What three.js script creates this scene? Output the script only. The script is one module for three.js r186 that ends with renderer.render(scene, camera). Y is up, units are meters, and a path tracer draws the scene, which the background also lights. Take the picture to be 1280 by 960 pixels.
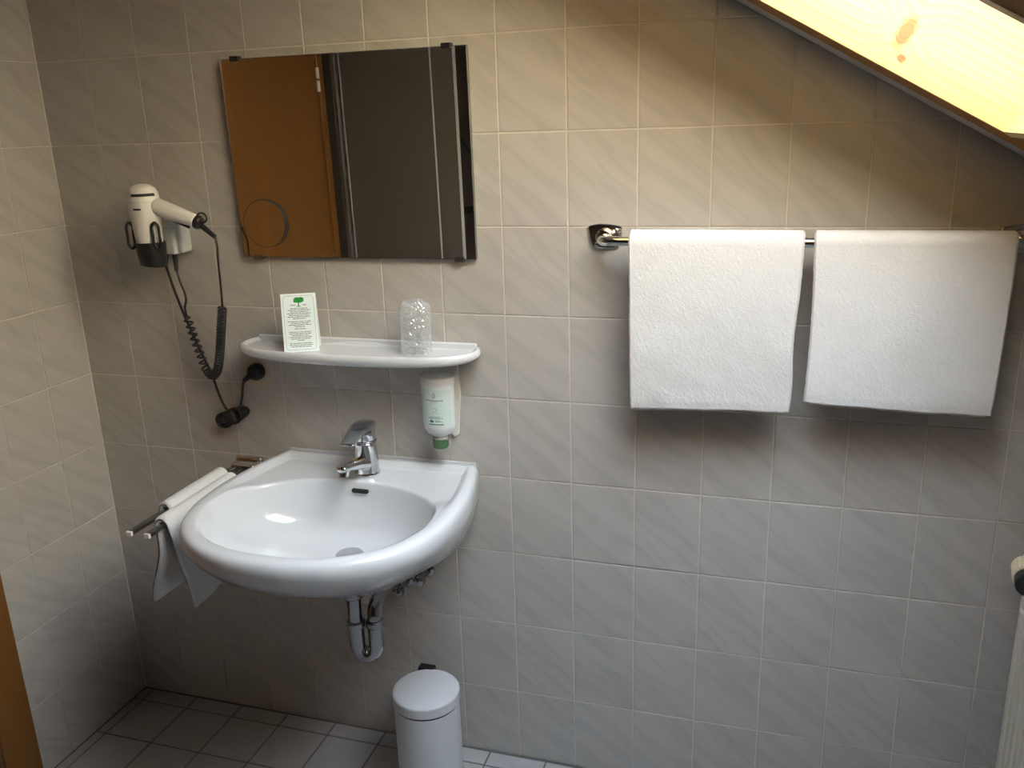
import * as THREE from 'three';
import { RoundedBoxGeometry } from 'three/addons/geometries/RoundedBoxGeometry.js';
import { ImprovedNoise } from 'three/addons/math/ImprovedNoise.js';
import { mergeGeometries, mergeVertices, toCreasedNormals } from 'three/addons/utils/BufferGeometryUtils.js';

/* ---------- camera, sky, exposure ---------- */
const scene = new THREE.Scene();
const camera = new THREE.PerspectiveCamera(47.52, 1280 / 960, 0.02, 60);
camera.position.set(1.7988, 1.6169, 1.8552);
camera.rotation.order = 'YXZ';
camera.rotation.set(-0.2895, 0.307, -0.0333);
const renderer = new THREE.WebGLRenderer({ antialias: true });
renderer.toneMapping = THREE.LinearToneMapping;
renderer.toneMappingExposure = 1.8;
renderer.shadowMap.enabled = true;

const SKY = 10, SUN = (() => { // hazy low sun behind the camera's left shoulder, almost level with the roof
  const a = 29.75 * Math.PI / 180, ds = 0.35, dd = -0.43, dz = -1; // travel: down the slope, into the roof, towards the back wall
  return new THREE.Vector3(ds * Math.cos(a) + dd * Math.sin(a), -ds * Math.sin(a) + dd * Math.cos(a), dz).normalize().negate();
})();
{ // thinly clouded evening sky: blue overhead, warm haze low down
  const W = 128, H = 64, d = new Float32Array(W * H * 4), v = new THREE.Vector3();
  for (let j = 0; j < H; j++) for (let i = 0; i < W; i++) {
    const e = ((j + 0.5) / H - 0.5) * Math.PI, a = ((i + 0.5) / W - 0.5) * 2 * Math.PI, k = (j * W + i) * 4;
    v.set(Math.cos(a) * Math.cos(e), Math.max(0, Math.sin(e)), Math.sin(a) * Math.cos(e)).normalize();
    const h = Math.max(0, e) * 180 / Math.PI, q = Math.min(1, Math.max(0, (70 - h) / 52)), w = q * q * (3 - 2 * q) * (0.85 + 0.15 * v.dot(SUN));
    d[k] = SKY * (0.92 + 0.05 * w); d[k + 1] = SKY * (1.08 - 0.28 * w); d[k + 2] = SKY * (1.28 - 0.79 * w); d[k + 3] = 1;
  }
  const t = new THREE.DataTexture(d, W, H, THREE.RGBAFormat, THREE.FloatType);
  t.mapping = THREE.EquirectangularReflectionMapping; t.magFilter = THREE.LinearFilter; t.minFilter = THREE.LinearFilter; t.needsUpdate = true;
  scene.background = t;
  const sun = new THREE.DirectionalLight(new THREE.Color(1, 0.86, 0.66), 2.4); // it reaches only the far side of the window reveal
  sun.target.position.set(1.9, 1.8, 0.5); sun.position.copy(sun.target.position).addScaledVector(SUN, 8);
  sun.castShadow = true; sun.shadow.mapSize.set(2048, 2048); sun.shadow.radius = 4;
  Object.assign(sun.shadow.camera, { left: -3, right: 3, top: 3, bottom: -3, near: 0.5, far: 16 });
  sun.name = 'sun'; scene.add(sun, sun.target);
}

/* ---------- helpers ---------- */
let seed = 7;
const rnd = () => { seed = (seed * 1664525 + 1013904223) >>> 0; return seed / 4294967296; };
const noise = new ImprovedNoise();
const fbm = (x, y, z, o = 4) => { let s = 0, a = 1, f = 1, n = 0; for (let i = 0; i < o; i++) { s += a * noise.noise(x * f, y * f, z * f); n += a; a *= 0.5; f *= 2.03; } return s / n; };
const V = (x, y, z) => new THREE.Vector3(x, y, z);
const clamp = (x, a = 0, b = 1) => Math.min(b, Math.max(a, x));
const smooth = (a, b, x) => { const t = clamp((x - a) / (b - a)); return t * t * (3 - 2 * t); };
const used = {};
const numbered = (n) => { const k = used[n] ?? 0; used[n] = k + 1; return k ? `${n}_${String(k).padStart(3, '0')}` : n; };
function shade(m) { m.castShadow = m.receiveShadow = true; return m; }
function thing(name, base, label, category, group) {
  const o = new THREE.Group(); o.name = numbered(name); o.position.set(...base); o.userData = { label, category };
  if (group) o.userData.group = group;
  scene.add(o); return o;
}
function struct(name, geo, mat) {
  const o = geo ? shade(new THREE.Mesh(geo, mat)) : new THREE.Group();
  o.name = numbered(name); o.userData = { kind: 'structure' }; scene.add(o); return o;
}
const origin = new THREE.Vector3(), tmp = new THREE.Vector3();
function part(parent, name, geo, mat, label) { // geometry comes in room coordinates
  tmp.set(0, 0, 0); for (let p = parent; p && p !== scene; p = p.parent) tmp.add(p.position);
  if (tmp.lengthSq()) geo = geo.clone().translate(-tmp.x, -tmp.y, -tmp.z);
  const m = shade(new THREE.Mesh(geo, mat)); m.name = numbered(name); if (label) m.userData.label = label;
  parent.add(m); return m;
}
const box = (x0, x1, y0, y1, z0, z1, r = 0, s = 3) => (r ? new RoundedBoxGeometry(x1 - x0, y1 - y0, z1 - z0, s, r) : new THREE.BoxGeometry(x1 - x0, y1 - y0, z1 - z0)).translate((x0 + x1) / 2, (y0 + y1) / 2, (z0 + z1) / 2);
const merge = (...g) => mergeGeometries(g.map((x) => { x = x.index ? x.toNonIndexed() : x.clone(); for (const k of Object.keys(x.attributes)) if (!['position', 'normal', 'uv'].includes(k)) x.deleteAttribute(k); return x; }));
const tube = (pts, r, n = 80, m = 12, closed = false) => new THREE.TubeGeometry(new THREE.CatmullRomCurve3(pts.map((p) => V(...p)), closed, 'centripetal'), n, r, m, closed);
const capped = (pts, r, n = 80, m = 14) => merge(tube(pts, r, n, m), new THREE.SphereGeometry(r, m, 8).translate(...pts[0]), new THREE.SphereGeometry(r, m, 8).translate(...pts[pts.length - 1]));
function lathe(profile, n = 48) { return new THREE.LatheGeometry(profile.map(([r, y]) => new THREE.Vector2(Math.max(r, 0.00001), y)), n); }
function aim(geo, from, to) { // turns +y of a geometry from 'from' towards 'to'
  const d = V(...to).sub(V(...from)).normalize();
  return geo.applyQuaternion(new THREE.Quaternion().setFromUnitVectors(V(0, 1, 0), d)).translate(...from);
}
const rod = (a, b, r, n = 24, r2 = r) => { const l = V(...a).distanceTo(V(...b)); return aim(new THREE.CylinderGeometry(r2, r, l, n).translate(0, l / 2, 0), a, b); };
function plate(pts, depth, bevel, seg = 3) { // closed outline in x,y, thick along +z from 0
  const s = new THREE.Shape(pts.map(([x, y]) => new THREE.Vector2(x, y)));
  return new THREE.ExtrudeGeometry(s, { depth: depth - 2 * bevel, bevelEnabled: bevel > 0, bevelSize: bevel, bevelOffset: -bevel, bevelThickness: bevel, bevelSegments: seg, curveSegments: 16 }).translate(0, 0, bevel);
}
function roundRect(x0, x1, y0, y1, r, n = 6) {
  const o = [];
  for (const [cx, cy, a] of [[x1 - r, y1 - r, 0], [x0 + r, y1 - r, 1], [x0 + r, y0 + r, 2], [x1 - r, y0 + r, 3]]) for (let i = 0; i <= n; i++) { const t = (a + i / n) * Math.PI / 2; o.push([cx + r * Math.cos(t), cy + r * Math.sin(t)]); }
  return o;
}
function grid(nu, nv, f, closeU = false) { // surface from f(i, j) -> [x, y, z], u along i
  const p = [], uv = [], idx = [], cu = closeU ? nu : nu + 1;
  for (let j = 0; j <= nv; j++) for (let i = 0; i < cu; i++) { p.push(...f(i, j)); uv.push(i / nu, j / nv); }
  for (let j = 0; j < nv; j++) for (let i = 0; i < nu; i++) { const a = j * cu + i, b = j * cu + (i + 1) % cu, c = a + cu, e = b + cu; idx.push(a, b, e, a, e, c); }
  const g = new THREE.BufferGeometry();
  g.setAttribute('position', new THREE.Float32BufferAttribute(p, 3)); g.setAttribute('uv', new THREE.Float32BufferAttribute(uv, 2)); g.setIndex(idx); g.computeVertexNormals();
  return g;
}
function dataTex(w, h, f, srgb) {
  const d = new Uint8Array(w * h * 4);
  for (let j = 0; j < h; j++) for (let i = 0; i < w; i++) { const c = f(i / w, j / h), k = (j * w + i) * 4; d[k] = 255 * clamp(c[0]); d[k + 1] = 255 * clamp(c[1]); d[k + 2] = 255 * clamp(c[2]); d[k + 3] = 255; }
  const t = new THREE.DataTexture(d, w, h); t.magFilter = t.minFilter = THREE.LinearFilter; t.wrapS = t.wrapT = THREE.RepeatWrapping;
  if (srgb) t.colorSpace = THREE.SRGBColorSpace; t.needsUpdate = true; return t;
}
const toS = (x) => (x <= 0.0031308 ? 12.92 * x : 1.055 * Math.pow(x, 1 / 2.4) - 0.055);
const lin = (r, g, b) => new THREE.Color().setRGB(r, g, b);
const std = (c, rough, metal = 0, more = {}) => new THREE.MeshPhysicalMaterial({ color: c, roughness: rough, metalness: metal, ...more });

/* ---------- materials ---------- */
const marble = dataTex(768, 768, (u, v) => { // pale grey-beige glaze with soft slanting veins, 1.2 m across
  const x = u * 1.2, y = v * 1.2, a = x * 0.62 + y * 0.78, b = x * 0.78 - y * 0.62; // a across nothing: veins run along b
  const w = fbm(x * 5, y * 5, 2.2, 3) * 0.03;
  const soft = fbm((a + w) * 17, b * 3.2, 4.1, 4), fine = fbm((a + w) * 60, b * 9, 9.3, 3), vein = Math.pow(1 - Math.abs(fbm((a + w) * 21 + 9, b * 2.6, 1.7, 3)), 9);
  const k = 1 + 0.1 * soft + 0.04 * fine - 0.1 * vein, cool = 0.02 * soft;
  return [toS(0.488 * (k - cool)), toS(0.465 * k), toS(0.43 * (k + cool))];
}, true);
const tileBump = dataTex(256, 256, (u, v) => { const n = 0.5 + 0.5 * fbm(u * 14, v * 14, 3.3, 3); return [n, n, n]; });
const M = {
  tile: std(lin(1, 1, 1), 0.24, 0, { map: marble, bumpMap: tileBump, bumpScale: 0.0005, specularIntensity: 0.8 }),
  grout: std(lin(0.6, 0.56, 0.5), 0.85),
  plaster: std(lin(0.1, 0.085, 0.07), 0.9),
  trimGrey: std(lin(0.40, 0.40, 0.40), 0.6),
  floorJoint: std(lin(0.12, 0.115, 0.11), 0.9),
  chrome: std(lin(0.7, 0.71, 0.73), 0.07, 1),
  steel: std(lin(0.42, 0.42, 0.44), 0.22, 1),
  pipe: std(lin(0.36, 0.365, 0.39), 0.14, 1),
  ceramic: std(lin(0.66, 0.68, 0.7), 0.12, 0, { clearcoat: 0.6, clearcoatRoughness: 0.04 }),
  whitePlastic: std(lin(0.72, 0.71, 0.68), 0.35),
  greyPlastic: std(lin(0.55, 0.57, 0.58), 0.4),
  black: std(lin(0.012, 0.012, 0.013), 0.42),
  blackSoft: std(lin(0.01, 0.01, 0.011), 0.6),
  beigePlastic: std(lin(0.55, 0.47, 0.36), 0.4),
  cream: std(lin(0.68, 0.6, 0.42), 0.45),
  binWhite: std(lin(0.55, 0.55, 0.56), 0.3),
  radiator: std(lin(0.52, 0.5, 0.42), 0.35),
  mirror: std(lin(0.9, 0.91, 0.9), 0.012, 1),
  mirrorEdge: std(lin(0.12, 0.16, 0.15), 0.2),
  sash: std(lin(0.09, 0.045, 0.018), 0.8, 0, { specularIntensity: 0.3 }),
  glass: std(lin(1, 1, 1), 0, 0, { transmission: 1, thickness: 0, ior: 1.5 }),
  showerPanel: std(lin(0.12, 0.11, 0.095), 0.4),
  showerDark: std(lin(0.045, 0.04, 0.035), 0.5),
};
const floorMap = dataTex(512, 512, (u, v) => { const n = fbm(u * 9, v * 9, 5.5, 4), m = fbm(u * 60, v * 60, 8.5, 2); const k = 1 + 0.1 * n + 0.04 * m; return [toS(0.36 * k), toS(0.35 * k), toS(0.345 * k)]; }, true);
M.floorTile = std(lin(1, 1, 1), 0.3, 0, { map: floorMap });
function woodTex(base, dark, w, h, rings, knots = []) { // u along the grain
  return dataTex(w, h, (u, v) => {
    let y = v, near = 0;
    for (const [ku, kv, r, asp] of knots) { const du = (u - ku) * asp, dv = v - kv, q = Math.hypot(du, dv); y += Math.sign(dv || 1) * r * 1.1 * Math.exp(-(q * q) / (r * r * 7)) * (q < r ? q / r : 1); near = Math.max(near, smooth(r * 1.25, r * 0.55, q + 0.012 * fbm(u * 90, v * 30, 2, 2))); }
    const wob = 0.05 * fbm(u * 2.2, y * 2.5, 1.1, 3);
    const g = (y + wob) * rings, f = g - Math.floor(g), ring = Math.pow(f, 4) * smooth(1, 0.9, f);
    const fine = fbm(u * 14, y * 220, 3.7, 2) * 0.05, t = clamp(ring * 0.6 + near * 0.95, 0, 1), k = 1 + fine + 0.06 * fbm(u * 3, y * 8, 6.1, 2);
    return [0, 1, 2].map((c) => toS((base[c] * (1 - t) + dark[c] * t) * k));
  }, true);
}
M.pine = std(lin(1, 1, 1), 0.45, 0, { map: woodTex([0.74, 0.52, 0.2], [0.3, 0.13, 0.055], 1024, 256, 12, [[0.738, 0.27, 0.165, 12.5], [0.755, 0.055, 0.04, 5]]) });
M.ceilWood = std(lin(1, 1, 1), 0.75, 0, { specularIntensity: 0.3, map: woodTex([0.3, 0.14, 0.045], [0.2, 0.09, 0.025], 512, 256, 8) });
M.door = std(lin(1, 1, 1), 0.35, 0, { map: dataTex(512, 512, (u, v) => { const n = fbm(u * 7, v * 1.2, 2.4, 4), m = fbm(u * 120, v * 3, 8.8, 2), k = 1 + 0.16 * n + 0.1 * m; return [toS(0.19 * k), toS(0.08 * k), toS(0.02 * k)]; }, true) });
const terryBump = dataTex(512, 512, (u, v) => { const n = 0.5 + 0.6 * fbm(u * 110, v * 110, 1.3, 2) + 0.25 * fbm(u * 40, v * 40, 4.4, 2); return [n, n, n]; });
const terryMap = dataTex(256, 256, (u, v) => { const k = 1 + 0.05 * fbm(u * 60, v * 60, 3.1, 2) + 0.025 * fbm(u * 6, v * 6, 7, 2); return [toS(0.70 * k), toS(0.695 * k), toS(0.68 * k)]; }, true);
M.terry = std(lin(1, 1, 1), 1, 0, { map: terryMap, bumpMap: terryBump, bumpScale: 0.0007, sheen: 0.4, sheenRoughness: 0.8, sheenColor: lin(0.8, 0.8, 0.8) });

/* ---------- the room: slope frame ---------- */
const A = 29.75 * Math.PI / 180, S0 = [1.6835, 1.8303], CS = Math.cos(A), SN = Math.sin(A), CEIL = 0;
const slopeY = (x, d = 0) => S0[1] + d / CS - (x - S0[0]) * SN / CS;
const slopeMatrix = new THREE.Matrix4().makeBasis(V(CS, -SN, 0), V(SN, CS, 0), V(0, 0, 1)).setPosition(S0[0], S0[1], 0);
const sbox = (s0, s1, d0, d1, z0, z1, r = 0) => box(s0, s1, d0, d1, z0, z1, r).applyMatrix4(slopeMatrix);
const RX = 2.42, FZ = 2.6, TOP = 2.45, T = 0.0045; // right wall, front wall, flat ceiling, tile thickness

function uvPlanar(g, ax, ay, k = 1, ox = 0, oy = 0) { const p = g.attributes.position, u = new Float32Array(p.count * 2); for (let i = 0; i < p.count; i++) { u[2 * i] = p.getComponent(i, ax) * k + ox; u[2 * i + 1] = p.getComponent(i, ay) * k + oy; } g.setAttribute('uv', new THREE.BufferAttribute(u, 2)); return g; }
function tileGeo(poly, du, dv, scale, th = T, ch = 0.0012) { // convex outline (x,y); face looks to +z and lies at z = 0
  const n = poly.length, cx = poly.reduce((s, p) => s + p[0], 0) / n, cy = poly.reduce((s, p) => s + p[1], 0) / n;
  const inner = poly.map(([x, y], i) => { // inset by ch
    const [px, py] = poly[(i + n - 1) % n], [qx, qy] = poly[(i + 1) % n];
    const a = [x - px, y - py], b = [qx - x, qy - y], la = Math.hypot(...a), lb = Math.hypot(...b);
    const na = [-a[1] / la, a[0] / la], nb = [-b[1] / lb, b[0] / lb], k = 1 + na[0] * nb[0] + na[1] * nb[1];
    return [x + (na[0] + nb[0]) / k * ch, y + (na[1] + nb[1]) / k * ch];
  });
  const pos = [], uv = [], put = (a, z) => { pos.push(a[0], a[1], z); uv.push((a[0] + du) * scale, (a[1] + dv) * scale); };
  for (let i = 0; i < n; i++) {
    const j = (i + 1) % n;
    put([cx, cy], 0); put(inner[i], 0); put(inner[j], 0);
    put(inner[i], 0); put(poly[i], -ch * 0.6); put(poly[j], -ch * 0.6); put(inner[i], 0); put(poly[j], -ch * 0.6); put(inner[j], 0);
    put(poly[i], -ch * 0.6); put(poly[i], -th); put(poly[j], -th); put(poly[i], -ch * 0.6); put(poly[j], -th); put(poly[j], -ch * 0.6);
  }
  const g = new THREE.BufferGeometry(); g.setAttribute('position', new THREE.Float32BufferAttribute(pos, 3)); g.setAttribute('uv', new THREE.Float32BufferAttribute(uv, 2)); g.computeVertexNormals(); return g;
}
function clipPoly(poly, f) { // keeps where f >= 0
  const o = []; for (let i = 0; i < poly.length; i++) { const a = poly[i], b = poly[(i + 1) % poly.length], fa = f(a), fb = f(b); if (fa >= 0) o.push(a); if (fa * fb < 0) { const t = fa / (fa - fb); o.push([a[0] + (b[0] - a[0]) * t, a[1] + (b[1] - a[1]) * t]); } } return o;
}
const G = 0.0013, TW = 0.15, TH = 0.2;
const rect = (x0, x1, y0, y1) => [[x0, y0], [x1, y0], [x1, y1], [x0, y1]];
const wallVariants = Array.from({ length: 12 }, () => tileGeo(rect(G, TW - G, G, TH - G), rnd() * 0.95, rnd() * 0.95, 1 / 1.2));
function addTile(parent, geo, x, y, z, ry = 0, mat = M.tile) { const m = shade(new THREE.Mesh(geo, mat)); m.name = numbered('tile'); m.position.set(x, y, z); m.rotation.y = ry; parent.add(m); return m; }
// back wall
const wallBack = struct('wall_back');
part(wallBack, 'wall_core', new THREE.ExtrudeGeometry(new THREE.Shape([[-0.15, -0.1], [RX + 0.15, -0.1], [RX + 0.15, slopeY(RX + 0.15, 0.05)], [0.55, slopeY(0.55, 0.05)], [-0.15, TOP + 0.05]].map((p) => new THREE.Vector2(...p))), { depth: 0.15, bevelEnabled: false }).translate(0, 0, -0.15 - 0.0014), M.grout);
for (let r = 0; r < 13; r++) for (let c = 0; c < 17; c++) {
  const x0 = c * TW, y0 = r * TH, top = Math.min(y0 + TH, TOP);
  if (y0 > TOP - 0.05) continue;
  const full = c < 16 && y0 + TH <= TOP && slopeY(x0 + TW) > y0 + TH;
  if (full) { addTile(wallBack, wallVariants[Math.floor(rnd() * 12)], x0, y0, 0); continue; }
  const poly = clipPoly(rect(x0 + G, Math.min(x0 + TW - G, RX), y0 + G, top - G), ([x, y]) => slopeY(x) - 0.001 - y);
  if (poly.length >= 3 && Math.min(x0 + TW - G, RX) > x0 + 0.01) addTile(wallBack, tileGeo(poly, rnd() - x0, rnd() - y0, 1 / 1.2), 0, 0, 0);
}
part(wallBack, 'corner_joint', new THREE.CylinderGeometry(0.0024, 0.0024, TOP, 10).translate(0.0004, TOP / 2, 0.0004), M.grout);
// left wall with its tiled strip; door opening at z 0.445 .. 1.435
const wallLeft = struct('wall_left');
const D0 = 0.5, D1 = 1.435, DH = 2.03;
part(wallLeft, 'wall_core', merge(box(-0.15, -0.0014, -0.1, TOP + 0.05, 0, D0), box(-0.15, -0.0014, -0.1, TOP + 0.05, D1, FZ), box(-0.15, -0.0014, DH, TOP + 0.05, D0, D1)), M.grout);
for (let r = 0; r < 13; r++) for (let c = 0; c < 3; c++) {
  const y0 = r * TH; if (y0 > TOP - 0.06) continue;
  const w = c === 2 ? 0.4 - 0.3 : TW, h = Math.min(TH, TOP - y0);
  const whole = c < 2 && h === TH;
  addTile(wallLeft, whole ? wallVariants[Math.floor(rnd() * 12)] : tileGeo(rect(G, w - G * (c === 2 ? 0 : 1), G, h - G), rnd(), rnd(), 1 / 1.2), 0, y0, (c === 2 ? 0.4 : (c + 1) * TW), Math.PI / 2);
}
// floor
const floor = struct('floor');
part(floor, 'floor_core', box(-0.15, RX + 0.15, -0.12, -0.0018, -0.15, FZ + 0.15), M.floorJoint);
{
  const P = 0.1545, g = 0.0022, xs = [0.006], zs = [0.007];
  for (let x = 0.0355; x < RX; x += P) xs.push(x); xs.push(RX - 0.004);
  for (let z = 0.058; z < FZ; z += P) zs.push(z); zs.push(FZ - 0.004);
  const vars = Array.from({ length: 8 }, () => tileGeo(rect(g, P - g, g, P - g), rnd(), rnd(), 1.7, 0.004, 0.001).rotateX(-Math.PI / 2));
  for (let i = 0; i + 1 < xs.length; i++) for (let j = 0; j + 1 < zs.length; j++) {
    const w = xs[i + 1] - xs[i], h = zs[j + 1] - zs[j]; if (w < 0.012 || h < 0.012) continue;
    const whole = Math.abs(w - P) < 1e-6 && Math.abs(h - P) < 1e-6;
    addTile(floor, whole ? vars[Math.floor(rnd() * 8)] : tileGeo(rect(i ? g : 0, w - g, g, h - (j ? g : 0)), rnd(), rnd(), 1.7, 0.004, 0.001).rotateX(-Math.PI / 2), xs[i], 0, zs[j + 1], 0, M.floorTile);
  }
}
// right and front walls, ceilings
struct('wall_right', box(RX, RX + 0.15, -0.1, slopeY(RX + 0.15, 0.05), -0.15, FZ + 0.15), std(lin(0.26, 0.245, 0.22), 0.85));
struct('wall_front', new THREE.ExtrudeGeometry(new THREE.Shape([[-0.15, -0.1], [RX + 0.15, -0.1], [RX + 0.15, slopeY(RX + 0.15, 0.05)], [0.55, slopeY(0.55, 0.05)], [-0.15, TOP + 0.05]].map((p) => new THREE.Vector2(...p))), { depth: 0.15, bevelEnabled: false }).translate(0, 0, FZ), M.plaster);
struct('ceiling', box(-0.15, 0.72, TOP, TOP + 0.2, -0.15, FZ + 0.15), M.plaster);
const WS0 = -0.48, WS1 = 0.497, WZ0 = 0.29, WZ1 = 1.112, LD = 0.26, LT = 0.018; // roof window: clear opening and lining depth
{
  const g = merge(sbox(-1.42, WS0 - LT, CEIL, 0.22, -0.15, FZ + 0.15), sbox(WS1 + LT, 1.05, CEIL, 0.22, -0.15, FZ + 0.15), sbox(WS0 - LT, WS1 + LT, CEIL, 0.22, -0.15, WZ0 - LT), sbox(WS0 - LT, WS1 + LT, CEIL, 0.22, WZ1 + LT, FZ + 0.15));
  struct('ceiling_slope', g, M.trimGrey);
}
{ // flat wooden boards framing the window on the ceiling
  const frame = struct('trim_1'), e = 0.002, w = 0.15;
  part(frame, 'frame_board', uvPlanar(sbox(WS0 - w, WS1 + w, -e, 0.001, WZ0 - w, WZ0), 0, 2, 0.9), M.ceilWood);
  part(frame, 'frame_board', uvPlanar(sbox(WS0 - w, WS1 + w, -e, 0.001, WZ1, WZ1 + w), 0, 2, 0.9), M.ceilWood);
  part(frame, 'frame_board', uvPlanar(sbox(WS1, WS1 + w, -e, 0.001, WZ0, WZ1), 2, 0, 0.9), M.ceilWood);
  part(frame, 'frame_board', uvPlanar(sbox(WS0 - w, WS0, -e, 0.001, WZ0, WZ1), 2, 0, 0.9), M.ceilWood);
}

/* ---------- roof window ---------- */
const win = struct('window_1');
function lining(g, ux, uy, ou, ov, ku, kv) { const p = g.attributes.position, inv = slopeMatrix.clone().invert(), v = V(0, 0, 0), u = new Float32Array(p.count * 2); for (let i = 0; i < p.count; i++) { v.fromBufferAttribute(p, i).applyMatrix4(inv); u[2 * i] = (v.getComponent(ux) - ou) * ku; u[2 * i + 1] = (v.getComponent(uy) - ov) * kv; } g.setAttribute('uv', new THREE.BufferAttribute(u, 2)); return g; }
const LE = -0.003; // boards end flush with the ceiling
part(win, 'lining_board', lining(sbox(WS0 - LT, WS1 + LT, LE, LD, WZ0 - LT, WZ0), 0, 1, -0.45, 0.01, 1, 6.2), M.pine);
part(win, 'lining_board', lining(sbox(WS0 - LT, WS1 + LT, LE, LD, WZ1, WZ1 + LT), 0, 1, 0.2, 0.06, 1, 6.2), M.pine);
part(win, 'lining_board', lining(sbox(WS1, WS1 + LT, LE, LD, WZ0, WZ1), 2, 1, 0, 0.03, 1, 6.2), M.pine);
part(win, 'lining_board', lining(sbox(WS0 - LT, WS0, LE, LD, WZ0, WZ1), 2, 1, 0, 0.08, 1, 6.2), M.pine);
{
  const e = 0.012, f = 0.045; // sash stands a little behind the lining edge and in from it
  part(win, 'sash_rail', sbox(WS0 - LT, WS1 + LT, LD, LD + 0.11, WZ0 - LT, WZ0 + f), M.sash);
  part(win, 'sash_rail', sbox(WS0 - LT, WS1 + LT, LD, LD + 0.11, WZ1 - f, WZ1 + LT), M.sash);
  part(win, 'sash_rail', sbox(WS1 - f, WS1 + LT, LD, LD + 0.11, WZ0 + f, WZ1 - f), M.sash);
  part(win, 'sash_rail', sbox(WS0 - LT, WS0 + f, LD, LD + 0.11, WZ0 + f, WZ1 - f), M.sash);
  part(win, 'pane', new THREE.PlaneGeometry(WS1 - WS0 - 2 * f + 0.01, WZ1 - WZ0 - 2 * f + 0.01).rotateX(-Math.PI / 2).translate((WS0 + WS1) / 2, LD + 0.085, (WZ0 + WZ1) / 2).applyMatrix4(slopeMatrix), M.glass);
}

/* ---------- door in the left wall ---------- */
const door = struct('door_1');
part(door, 'casing', merge(box(-0.1, 0.008, -0.001, DH + 0.045, 0.4, D0, 0.003), box(-0.1, 0.008, -0.001, DH + 0.045, D1, 1.48, 0.003), box(-0.1, 0.008, DH, DH + 0.045, D0, D1, 0.003)), M.door);
part(door, 'door_leaf', uvPlanar(box(-0.045, -0.002, 0.004, DH - 0.003, D0 + 0.003, D1 - 0.003, 0.002), 2, 1, 1), M.door);
for (const y of [0.25, 1.775]) part(door, 'hinge', merge(rod([0.006, y - 0.045, D1], [0.006, y - 0.004, D1], 0.007), rod([0.006, y + 0.004, D1], [0.006, y + 0.045, D1], 0.007)), M.whitePlastic);
part(door, 'door_handle', merge(box(-0.003, 0.006, 0.95, 1.17, 0.53, 0.57, 0.003), capped([[0.0, 1.06, 0.55], [0.045, 1.06, 0.55], [0.052, 1.06, 0.57], [0.052, 1.06, 0.66]], 0.009)), M.steel);

/* ---------- mirror over the shelf ---------- */
{
  const t = thing('wall_mirror', [0.8395, 1.5535, 0.0], 'frameless rectangular wall mirror with a small round magnifying disc, above the shelf', 'mirror');
  const x0 = 0.5385, x1 = 1.1405, y0 = 1.3275, y1 = 1.7795;
  part(t, 'backing', box(x0 + 0.001, x1 - 0.001, y0 + 0.001, y1 - 0.001, 0.0015, 0.0135), M.mirrorEdge);
  part(t, 'mirror_glass', new THREE.PlaneGeometry(x1 - x0 - 0.003, y1 - y0 - 0.003).translate((x0 + x1) / 2, (y0 + y1) / 2, 0.0142), M.mirror);
  part(t, 'glass_edge', merge(box(x0, x0 + 0.002, y0, y1, 0.008, 0.0146, 0.0008), box(x1 - 0.002, x1, y0, y1, 0.008, 0.0146, 0.0008), box(x0, x1, y0, y0 + 0.002, 0.008, 0.0146, 0.0008), box(x0, x1, y1 - 0.002, y1, 0.008, 0.0146, 0.0008)), M.steel);
  const c = [0.611, 1.408];
  const d = part(t, 'magnifying_disc', new THREE.CircleGeometry(0.056, 64).translate(c[0], c[1], 0.0212), M.mirror, 'small round magnifying mirror');
  part(d, 'disc_rim', merge(new THREE.TorusGeometry(0.0562, 0.0009, 8, 72).translate(c[0], c[1], 0.0206), new THREE.CylinderGeometry(0.0562, 0.0562, 0.0066, 64, 1, true).rotateX(Math.PI / 2).translate(c[0], c[1], 0.0174)), M.black);
  for (const [cx, cy] of [[0.578, y1], [1.095, y1], [0.578, y0], [1.1, y0]]) part(t, 'clip', box(cx - 0.011, cx + 0.011, cy - 0.006, cy + 0.006, 0.001, 0.018, 0.0015), cy === y1 ? M.black : M.steel);
  t.rotation.x = 0.012; // hangs with its top edge a little off the wall
}

/* ---------- ring surfaces: basin and shelf ---------- */
const curveOutline = (pts) => new THREE.CatmullRomCurve3(pts.map(([x, z]) => V(x, 0, z)), false, 'centripetal').getPoints(240).map((p) => [p.x, p.z]);
function rayOutline(poly, cx, cz, th) { // distance from the centre to a closed outline
  const dx = Math.cos(th), dz = Math.sin(th); let best = 1e9;
  for (let i = 0; i < poly.length; i++) { const [ax, az] = poly[i], [bx, bz] = poly[(i + 1) % poly.length], ex = bx - ax, ez = bz - az, den = dx * ez - dz * ex; if (Math.abs(den) < 1e-12) continue; const t = ((ax - cx) * ez - (az - cz) * ex) / den, s = ((ax - cx) * dz - (az - cz) * dx) / den; if (t > 0 && s >= -1e-9 && s <= 1 + 1e-9) best = Math.min(best, t); }
  return best;
}
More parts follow.
